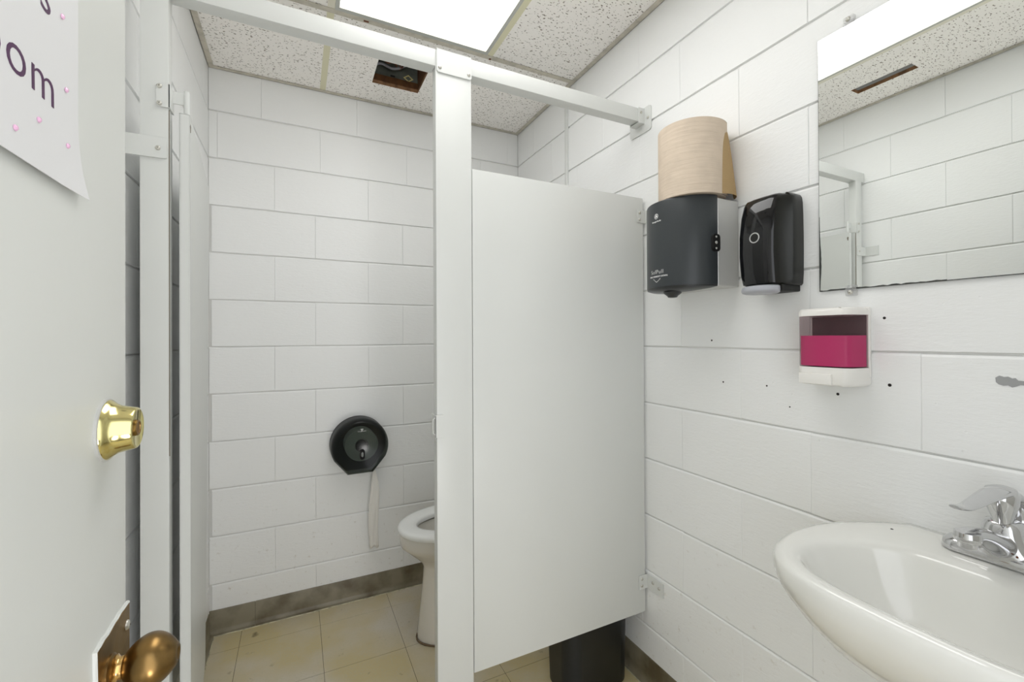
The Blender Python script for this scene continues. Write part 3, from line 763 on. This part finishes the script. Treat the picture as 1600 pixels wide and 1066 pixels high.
# tail of tissue hanging from the slot
bm = bmesh.new(); rings = []
for i in range(31):
    t = i/30; z = .632-.392*t; cx = .331+.004*sin(t*7)+.004*t; wd = .006+.022*math.sin(min(1, t*1.9)*pi/2)*(1-.35*t)
    y = YB-.066+.045*t
    rings.append([Vector((cx+wd*(k/4-1)*1.0, y+.0035*sin(k*1.3+t*9)*(.4+t), z+.004*sin(k*.9+i)*(1 if i == 30 else 0))) for k in range(9)])
loft(bm, rings, False)
r = bmesh.ops.extrude_face_region(bm, geom=bm.faces[:]); bmesh.ops.translate(bm, verts=[v for v in r['geom'] if isinstance(v, bmesh.types.BMVert)], vec=(0, -.0006, 0))
tag(finish('toilet_paper', bm, M_TISSUE, None, 'all'), 'strip of white toilet paper hanging below the round black dispenser', 'toilet paper')

# ------------------------------------------------------------------ towel dispenser
CX, CY, CR = 1.069, .967, .119
TD = thing('towel_dispenser', 'dark grey centre-pull paper towel dispenser with a curved front, below the brown roll', 'towel dispenser', (XR, CY, 1.405))
yA, yB_ = CY-.1175, CY+.1175
bm = bmesh.new(); box(bm, 1.056, XR-.0006, yA, yB_, 1.405, 1.6515, .002, 1); finish('body', bm, M_SATIN, TD, 30)
def arc(R, z, n=36, x_end=1.0545, dxs=0):
    out = []
    for i in range(n+1):
        a = radians(-81+162*i/n); out.append(Vector((CX-R*cos(a)+dxs, CY+R*sin(a), z)))
    return out
def cov(R, z, back=1.0555):
    o = arc(R, z); s_ = R/CR
    return [Vector((back, CY-.1175*s_, z))]+[Vector((min(p.x, back), p.y, p.z)) for p in o]+[Vector((back, CY+.1175*s_, z))]
def nub(sx, z, r):      # bottom funnel
    cx, cy = .995, CY-.01
    o = cov(CR, z); return [Vector((cx+(p.x-cx)*r, cy+(p.y-cy)*r, z)) for p in o]
bm = bmesh.new()
loft(bm, [cov(CR*.955, 1.6595), cov(CR*.985, 1.6585), cov(CR, 1.654), cov(CR, 1.412), cov(CR, 1.409)]); COV = finish('cover', bm, M_SLATE, TD, 40)
bm = bmesh.new()
loft(bm, [cov(CR*.997, 1.4088), cov(CR*.985, 1.404), nub(0, 1.400, .85), nub(0, 1.3965, .60), nub(0, 1.394, .42)]); finish('tray', bm, M_SLATED, TD, 40)
bm = bmesh.new(); lathe(bm, [(0, .026), (.004, .025), (.012, .015), (.016, .0125), (.0165, .009), (.012, .008), (.012, .001)], (.995, CY-.01, 1.3945), (0, 0, -1), 24); finish('nozzle', bm, M_SLATED, TD, 40)
# lock recess on the near side of the cover
lk = bmesh.new(); prism(lk, rrect(1.034, 1.0620, 1.500, 1.548, .010), yA-.0035, yA+.004)
finish('lock_plate', lk, M_BLACKM, TD, 40)
for dz in (-.016, 0, .016):
    bm = bmesh.new(); lathe(bm, [(0, .0045 if dz == 0 else .003), (.0012, .004 if dz == 0 else .0024), (.0014, .001)], (1.046, yA-.0035, 1.524+dz), (0, -1, 0), 14); finish('key_hole', bm, M_SATIN, TD, 40)
def wrap(bm, phi0, z0, nm, par, R=CR+.0004):
    for v in bm.verts:
        a = phi0-v.co.x/CR; r = R+v.co.z
        v.co = Vector((CX-r*cos(a), CY+r*sin(a), z0+v.co.y))
    finish(nm, bm, M_PRINT, par)
wrap(text_mesh('SofPull', .0170, .0002, -.0003, 1.12), .06, 1.4475, 'brand_lettering', COV)
wrap(text_mesh('PULL STRAIGHT DOWN', .0066), .03, 1.4375, 'small_lettering', COV)
bm = bmesh.new()
tri = [(-.016, .0), (.016, .0), (0, -.011)]; c0 = (0, -.0037)
vo = [bm.verts.new((a, b, 0)) for a, b in tri]; vi = [bm.verts.new((c0[0]+(a-c0[0])*.82, c0[1]+(b-c0[1])*.78, 0)) for a, b in tri]
for i in range(3): bm.faces.new((vo[i], vo[(i+1) % 3], vi[(i+1) % 3], vi[i]))
wrap(bm, .06, 1.433, 'arrow_print', COV)
wrap(text_mesh('Georgia-Pacific', .0062), .06, 1.5995, 'small_lettering', COV)
bm = bmesh.new(); n = 28
vo = [bm.verts.new((.0078*cos(2*pi*i/n), .0078*sin(2*pi*i/n), 0)) for i in range(n)]; vi = [bm.verts.new((.0062*cos(2*pi*i/n), .0062*sin(2*pi*i/n), 0)) for i in range(n)]
for i in range(n): bm.faces.new((vo[i], vo[(i+1) % n], vi[(i+1) % n], vi[i]))
for k in range(3):
    t = pi/2+k*2.094; cx, cy = .0028*cos(t), .0028*sin(t)
    bm.faces.new([bm.verts.new((cx+.0027*cos(t+q), cy+.0027*sin(t+q), 0)) for q in (0, .9, 2.2, 3.14, 4.1, 5.4)])
wrap(bm, .06, 1.6165, 'logo_print', COV)

# brown towel roll standing on the dispenser
RX, RY, RR = 1.050, .934, .0915; RZ0, RZ1 = 1.6600, 1.870
RT = thing('paper_towel_roll', 'brown paper towel roll standing on top of the dark grey towel dispenser', 'paper towel', (RX, RY, RZ0))
bm = bmesh.new(); n = 64; rings = []
def rp(a, r): return (RX+r*cos(a), RY+r*sin(a))
zs = [(RZ0, .990), (RZ0+.004, 1.0)]+[(RZ0+.004+(RZ1-RZ0-.012)*i/16, 1.0+.0025*sin(i*2.1)) for i in range(1, 17)]+[(RZ1-.003, .995), (RZ1, .975)]
for z, k in zs:
    rings.append([Vector((*rp(2*pi*i/n, RR*k*(1+.004*sin(5*2*pi*i/n))), z)) for i in range(n)])
rings.append([Vector((*rp(2*pi*i/n, RR*.35), RZ1-.001)) for i in range(n)])
rings.append([Vector((*rp(2*pi*i/n, RR*.30), RZ1-.003)) for i in range(n)]); rings.append([Vector((*rp(2*pi*i/n, RR*.30), RZ1-.12)) for i in range(n)])
loft(bm, rings); finish('roll', bm, M_PAPERB, RT, 50)
# outer sheet that has come loose: it ends in a free edge on the near side; the layer behind it sags to the wall
def wrapsheet(a0, a1, fr, z0, z1, nm, m, nn=26):
    bm = bmesh.new(); rings = []
    for i in range(nn+1):
        t = i/nn; a = a0+(a1-a0)*t; col_ = []
        for j in range(9):
            q = j/8; col_.append(Vector((*rp(a, fr(t, q)), z0+(z1-z0)*q)))
        rings.append(col_)
    loft(bm, rings, False)
    r = bmesh.ops.extrude_face_region(bm, geom=bm.faces[:]); vs = [v for v in r['geom'] if isinstance(v, bmesh.types.BMVert)]
    for v in vs:
        d = Vector((v.co.x-RX, v.co.y-RY, 0)).normalized(); v.co += d*.0007
    finish(nm, bm, m, RT, 60)
a_edge = radians(-61)
wrapsheet(a_edge, radians(-250), lambda t, q: RR+.0012+.0035*max(0, 1-t*3.5)**2, RZ0+.0005, RZ1-.001, 'outer_sheet', M_PAPERB)
wrapsheet(radians(-85), radians(2), lambda t, q: RR+.0006+(.027*(1-q)**.75)*sin(pi*min(1, t*1.12))**1.3, RZ0+.0015, RZ1-.006, 'loose_sheet', M_PAPERD)

# ------------------------------------------------------------------ black wall dispenser
BD = thing('soap_dispenser', 'glossy black wall dispenser with round badge and grey push lever, left of the mirror', 'dispenser', (XR, .722, 1.37))
by0, by1, bx, bz0, bz1 = .6670, .7810, 1.0385, 1.372, 1.618
def bring(z, ins, ysh=0, bxx=None):
    b_x = (bx if bxx is None else bxx)+ins; y0_, y1_ = by0+ins*.6+ysh, by1-ins*.6
    q = [(XR-.0006, y0_+.002), (XR-.030, y0_), (XR-.050, y0_+.001), (b_x+.022, y0_+.010), (b_x+.006, y0_+.014), (b_x, y0_+.022), (b_x-.002, (y0_+y1_)/2), (b_x, y1_-.020), (b_x+.006, y1_-.010), (b_x+.022, y1_-.003), (XR-.050, y1_), (XR-.0006, y1_)]
    return [Vector((a, b, z)) for a, b in q]
bm = bmesh.new(); prof = [(1.391, .010, 1.046), (1.395, .004, 1.043), (1.42, .001, 1.040), (1.47, 0, 1.0365), (1.52, 0, 1.0375), (1.57, .001, 1.043), (1.60, .003, 1.050), (1.612, .006, 1.054), (1.619, .012, 1.060), (1.622, .022, 1.068)]
loft(bm, [bring(z, i_, 0, x_) for z, i_, x_ in prof]); BDB = finish('shell', bm, M_BLACKS, BD, 45)
# glossy front window, follows the shell front
bm = bmesh.new(); rings = []
for z, i_, x_ in prof[1:-2]:
    x0 = x_+i_; y0_, y1_ = by0+i_*.6, by1-i_*.6
    rings.append([Vector((x0+.004, y0_+.0135, z)), Vector((x0-.0022, y0_+.0195, z)), Vector((x0-.0044, y0_+.036, z)), Vector((x0-.0056, (y0_+y1_)/2, z)), Vector((x0-.0046, y1_-.034, z)), Vector((x0-.0026, y1_-.018, z)), Vector((x0+.004, y1_-.0095, z))])
loft(bm, rings); finish('front_cover', bm, M_BLACK, BD, 55)
bm = bmesh.new(); lathe(bm, [(0, .0132), (.0015, .0132), (.0022, .0126), (.002, .0112), (.0008, .0106), (.0008, .001)], (1.0325, .7235, 1.510), (-1, 0, .02), 36)
RG = finish('badge_ring', bm, M_SATIN, BD, 40)
bm = bmesh.new(); lathe(bm, [(0, .0104), (.0010, .0104), (.0014, .001)], (1.0322, .7235, 1.510), (-1, 0, .02), 28); finish('badge_disc', bm, M_BLACKS, RG)
bm = bmesh.new(); rings = []
for z, sc, dx in ((1.3705, .80, .004), (1.373, .95, .001), (1.379, 1.0, 0), (1.388, .97, .002), (1.3905, .86, .006)):
    rings.append([Vector((1.058+(-.038*sc)*cos(2*pi*i/36)+dx, .7265+.0465*sc*sin(2*pi*i/36), z+.0035*(1 if cos(2*pi*i/36) > 0 else 0)*0)) for i in range(36)])
loft(bm, rings); finish('push_lever', bm, M_LEVER, BD, 50)
bm = B(1.07, XR-.001, by0+.010, by1-.008, 1.375, 1.3925, .004); finish('underside', bm, M_BLACKM, BD, 40)

# ------------------------------------------------------------------ pink soap dispenser
SD = thing('liquid_soap_dispenser', 'white wall soap dispenser with a smoke window half full of pink soap', 'soap dispenser', (XR, .587, 1.15))
sy0, sy1, sx = .5270, .6485, 1.0700
def plan(ins=0, xf=sx):      # plan outline: chamfered on the near side, rounded on the far side
    q = [(XR-.0006, sy0+ins), (XR-.022, sy0+ins), (xf+.016, sy0+.006+ins), (xf+.0015, sy0+.016+ins), (xf+ins, sy0+.022+ins), (xf-.002+ins, sy0+.06), (xf+ins, sy1-.018-ins), (xf+.004+ins, sy1-.007-ins), (xf+.014, sy1-.001-ins), (XR-.0006, sy1-ins)]
    return q
def pr_(z, ins=0, xf=sx): return [Vector((a, b, z)) for a, b in plan(ins, xf)]
bm = bmesh.new(); loft(bm, [pr_(1.3095), pr_(1.3175), pr_(1.322, .0015), pr_(1.3250, .004), pr_(1.3268, .010)]); finish('lid', bm, M_WPLAS, SD, 50)
bm = bmesh.new(); loft(bm, [pr_(1.151, .006), pr_(1.1535, .002), pr_(1.158), pr_(1.192)]); LOW = finish('base', bm, M_WPLAS, SD, 50)
bm = B(XR-.0095, XR-.0006, sy0-.0012, sy1+.0006, 1.1700, 1.3270, .002, 1); finish('back_plate', bm, M_WPLAS, SD, 30)
bm = bmesh.new(); loft(bm, [pr_(1.1925, .0012), pr_(1.3090, .0012)], True, True, True); TK = finish('tank_window', bm, M_SMOKE, SD, 50)
bm = bmesh.new()
q = [(XR-.012, sy0+.0035), (sx+.018, sy0+.009), (sx+.005, sy0+.0195), (sx+.003, sy0+.06), (sx+.0035, sy1-.020), (sx+.016, sy1-.0040), (XR-.012, sy1-.0035)]
loft(bm, [[Vector((a, b, z)) for a, b in q] for z in (1.1945, 1.2630, 1.2640)]); finish('soap', bm, M_SOAP, TK, 50)
bm = B(XR-.0112, XR-.0097, sy0+.004, sy1-.004, 1.194, 1.308); finish('tank_back', bm, M_TANKBACK, TK)
bm = B(1.0630, 1.080, sy0+.040, sy1-.0125, 1.1535, 1.1775, .0015); finish('push_bar', bm, M_WPLAS, SD, 40)

# ------------------------------------------------------------------ mirror
my0, my1, mz0, mz1 = .020, .6300, 1.3700, 1.9785
MI = thing('wall_mirror', 'frameless rectangular wall mirror hung above the sink on plastic clips', 'mirror', (XR, (my0+my1)/2, mz0))
bm = B(XR-.0060, XR-.0012, my0, my1, mz0, mz1); MB = finish('backing', bm, M_MEDGE, MI)
bm = B(XR-.0068, XR-.0061, my0+.0012, my1-.0012, mz0+.0012, mz1-.0012); finish('glass', bm, M_MIRROR, MI)
# worn silvering along the left and bottom edges
bm = bmesh.new(); zc = mz0+.001; yy = []
for i in range(22):
    z = mz0+.002+i*.0085; wd = .0012+.004*math.exp(-((i-8)/6)**2)*random.uniform(.7, 1)
    yy.append((z, wd))
prism(bm, [(my1-.0006, z) for z, _ in yy]+[(my1-.0006-wd, z) for z, wd in reversed(yy)], XR-.0072, XR-.0067, 'x'); finish('worn_edge', bm, M_MEDGE, MI)
bm = bmesh.new(); bt = [(my1-.001-i*.008, random.uniform(.0008, .0030)) for i in range(30)]
prism(bm, [(y, mz0+.0006) for y, _ in bt]+[(y, mz0+.0006+h) for y, h in reversed(bt)], XR-.0072, XR-.0067, 'x'); finish('worn_edge', bm, M_MEDGE, MI)
for y in (.5612, .09):
    for z, s_ in ((mz1, 1), (mz0, -1)):
        bm = bmesh.new(); box(bm, XR-.0115, XR-.0008, y-.011, y+.011, z+s_*.002 if s_ > 0 else z-.016, z+.016 if s_ > 0 else z-.002, .002, 1); box(bm, XR-.0115, XR-.0080, y-.011, y+.011, z-.009 if s_ > 0 else z-.004, z+.004 if s_ > 0 else z+.009, .001, 1)
        CP = finish('clip', bm, M_CLEAR, MI, 30); screw((XR-.0115, y, z+s_*.008), CP, -pi/2)

# ------------------------------------------------------------------ sink
SY, ZR = .307, .876
SK = thing('sink', 'white wall-hung porcelain sink with a rounded rim at the lower right', 'sink', (XR, SY, ZR))
NS = 120
def resample(half, n=NS):
    """half outline from back centre to front centre (x, dy), mirrored and resampled by angle order"""
    pts = smooth_pts([(a, b, 0) for a, b in half], 10)
    full = [(p.x, p.y) for p in pts]+[(p.x, -p.y) for p in reversed(pts[1:-1])]
    L_ = [0]
    m = len(full)
    for i in range(m):
        a, b = full[i], full[(i+1) % m]; L_.append(L_[-1]+math.hypot(a[0]-b[0], a[1]-b[1]))
    out = []; j = 0
    for k in range(n):
        t = L_[-1]*k/n
        while L_[j+1] < t: j += 1
        u = (t-L_[j])/max(1e-9, L_[j+1]-L_[j]); a, b = full[j], full[(j+1) % m]
        out.append((a[0]+(b[0]-a[0])*u, a[1]+(b[1]-a[1])*u))
    return out
OUT = resample([(XR-.0008, 0), (XR-.0008, .08), (XR-.0008, .148), (XR-.006, .158), (1.10, .187), (1.05, .215), (.99, .236), (.93, .243), (.87, .240), (.81, .224), (.766, .196), (.736, .150), (.722, .09), (.718, 0)])
INN = resample([(1.014, 0), (1.013, .05), (1.006, .10), (.975, .150), (.925, .185), (.875, .195), (.83, .187), (.79, .160), (.766, .115), (.756, .06), (.753, 0)])
def ringS(base, z, s_=1.0, inset=0, cx=.90, mixto=None, mt=0, zback=None):
    out = []
    for i, (x, dy) in enumerate(base):
        if mixto: x, dy = x+(mixto[i][0]-x)*mt, dy+(mixto[i][1]-dy)*mt
        vx, vy = x-cx, dy; l = math.hypot(vx, vy); f = s_*(1-inset/l)
        X = cx+vx*f; Y = vy*f
        if x > XR-.01 and s_ > .9 and not mixto: X = x
        out.append(Vector((min(X, XR-.0008), SY+Y, z)))
    return out
bm = bmesh.new()
rings = [ringS(OUT, .675, .10, cx=.98), ringS(OUT, .679, .22, cx=.975), ringS(OUT, .690, .38, cx=.97), ringS(OUT, .712, .56, cx=.96), ringS(OUT, .745, .72, cx=.95), ringS(OUT, .783, .85, cx=.93), ringS(OUT, .812, .935, cx=.92), ringS(OUT, .829, .972), ringS(OUT, .839, .989), ringS(OUT, .848, .997), ringS(OUT, .858, 1.0), ringS(OUT, .867, .997), ringS(OUT, .8735, .987),
         ringS(OUT, .8765, .965, mixto=INN, mt=.12), ringS(OUT, .8768, 1, mixto=INN, mt=.35), ringS(OUT, .8745, 1, mixto=INN, mt=.62), ringS(OUT, .8715, 1, mixto=INN, mt=.86), ringS(INN, .866, 1.0),
         ringS(INN, .858, .975), ringS(INN, .838, .925), ringS(INN, .805, .85), ringS(INN, .770, .74), ringS(INN, .745, .58), ringS(INN, .732, .38), ringS(INN, .727, .16)]
loft(bm, rings); BS = finish('basin', bm, M_PORC, SK, 'all')
bm = bmesh.new(); lathe(bm, [(0, .024), (.002, .023), (.0025, .019), (.0005, .017), (.0005, .001)], (.90, SY, .7275), (0, 0, 1), 28); finish('drain', bm, M_CHROME, SK, 40)
bm = bmesh.new(); lathe(bm, [(0, .0028), (.0006, .002), (.0007, .0005)], (1.068, .4595, .8762), (0, 0, 1), 10); finish('speck', bm, M_HOLE, BS)
bm = bmesh.new(); pts = smooth_pts([(.90, SY, .68), (.90, SY, .56), (.92, SY, .50), (.97, SY, .48), (1.01, SY, .52), (1.05, SY, .56), (XR-.002, SY, .56)], 6); tube(bm, pts, .017, 14, (0, 1, 0)); finish('trap_pipe', bm, M_CHROME, SK, 50)
# faucet
FX, FY, FZ = 1.084, .309, .8785
FA = thing('faucet', 'chrome single-lever faucet standing on the sink deck', 'faucet', (FX, FY, FZ))
def stad(z, hx, hy, cx=FX, n=40, cy=FY):
    out = []
    for i in range(n):
        a = 2*pi*i/n; c, s_ = cos(a), sin(a)
        yy = (hy-hx)*(1 if s_ > 0 else -1) if abs(s_) > 1e-6 else 0
        out.append(Vector((cx+hx*c, cy+yy+hx*s_, z)))
    return out
bm = bmesh.new(); loft(bm, [stad(FZ-.002, .0262, .0790), stad(FZ+.003, .0266, .0794), stad(FZ+.012, .0250, .0775), stad(FZ+.019, .020, .070), stad(FZ+.0215, .013, .061)]); finish('base_plate', bm, M_CHROME, FA, 50)
# body: flared saddle rising to the column
bm = bmesh.new()
def sup(z, hx, hy, cx, n=40, p=2.4):
    return [Vector((cx+hx*math.copysign(abs(cos(2*pi*i/n))**(2/p), cos(2*pi*i/n)), FY+hy*math.copysign(abs(sin(2*pi*i/n))**(2/p), sin(2*pi*i/n)), z)) for i in range(n)]
loft(bm, [sup(FZ, .0262, .052, FX), sup(FZ+.008, .026, .049, FX), sup(FZ+.020, .0255, .041, FX), sup(FZ+.032, .025, .033, FX+.001), sup(FZ+.046, .025, .0275, FX+.003), sup(FZ+.058, .0245, .0255, FX+.004), sup(FZ+.066, .022, .0225, FX+.004), sup(FZ+.070, .015, .015, FX+.004)])
finish('body', bm, M_CHROME, FA, 60)
bm = bmesh.new()   # spout: deep wedge at the body, thinning towards the outlet
sp = smooth_pts([(FX+.010, FY, FZ+.026), (FX-.020, FY, FZ+.031), (FX-.052, FY, FZ+.044), (FX-.088, FY, FZ+.059), (FX-.122, FY, FZ+.069), (FX-.146, FY, FZ+.069)], 5)
q_ = len(sp)-1
rad = [(.0235-.009*(i/q_), .0250-.0175*(i/q_)**.8) for i in range(q_+1)]; rad[-1] = (.009, .004)
tube(bm, sp, rad, 24, (0, 1, 0))
lathe(bm, [(-.0075, .012), (-.006, .0158), (.002, .0168), (.008, .0162), (.0095, .0145)], (FX-.137, FY, FZ+.070), (0, 0, -1), 28)
SPT = finish('spout', bm, M_CHROME, FA, 60)
bm = bmesh.new(); lathe(bm, [(.008, .0122), (.018, .0120), (.019, .010), (.015, .009), (.015, .001)], (FX-.137, FY, FZ+.070), (0, 0, -1), 24); finish('aerator', bm, M_CHROME, SPT, 40)
bm = bmesh.new(); lathe(bm, [(0, .014), (.010, .0135), (.022, .017), (.036, .0215), (.052, .0225), (.060, .019), (.064, .010), (.065, .001)], (FX-.004, FY, FZ+.064), (-.10, 0, 1), 32); finish('cartridge_dome', bm, M_CHROME, FA, 50)
bm = bmesh.new()   # lever: hood over the dome, arching forward to a thin tip
lv = smooth_pts([(FX+.032, FY, FZ+.044), (FX+.036, FY, FZ+.070), (FX+.031, FY, FZ+.094), (FX+.012, FY, FZ+.112), (FX-.024, FY, FZ+.120), (FX-.064, FY, FZ+.120), (FX-.105, FY, FZ+.117), (FX-.148, FY, FZ+.116), (FX-.182, FY, FZ+.123)], 5)
m = len(lv)-1; rad = []
for i in range(m+1):
    t = i/m; wv = .0185+.0035*sin(min(1, t*2)*pi) - .0105*max(0, (t-.45)/.55); hv = .0085 if t < .6 else .0075-.0045*(t-.6)/.4
    rad.append((max(wv, .004), hv))
rad[0] = (.018, .004); rad[-1] = (.006, .002)
tube(bm, lv, rad, 20, (0, 1, 0)); finish('lever', bm, M_CHROME, FA, 60)
bm = bmesh.new(); lathe(bm, [(0, .0018), (.0006, .0016)], (FX-.0235, FY-.022, FZ+.02), (-1, 0, .1), 8); finish('mark', bm, M_RUST, FA)

# ------------------------------------------------------------------ waste bin behind the panel
WB = thing('waste_bin', 'black plastic waste bin on the floor behind the white partition panel', 'bin', (.967, 1.355, 0))
def wring(z, g_=0, inn=0):
    k = z/.38; x0, x1, y0, y1 = .833-.010*k+inn, 1.100+.006*k-inn, 1.270-.006*k+inn, 1.440+.010*k-inn
    return [Vector((a, b, z)) for a, b in rrect(x0-g_, x1+g_, y0-g_, y1+g_, .055, 8)]
bm = bmesh.new()
loft(bm, [wring(.001, -.006), wring(.006), wring(.355), wring(.356, .004), wring(.378, .004), wring(.380, .002), wring(.378, -.001, .001), wring(.35, 0, .003), wring(.01, 0, .004)])
finish('bin_body', bm, M_CAN, WB, 50)
bm = bmesh.new(); loft(bm, [wring(.20, 0, .004), wring(.372, -.001, .002), wring(.384, .003), wring(.372, .006), wring(.345, .006)], True, True, False); finish('bin_liner', bm, mat('bin_liner_film', srgb(26, 27, 30), .25, bump=.6, bscale=40), WB, 60)
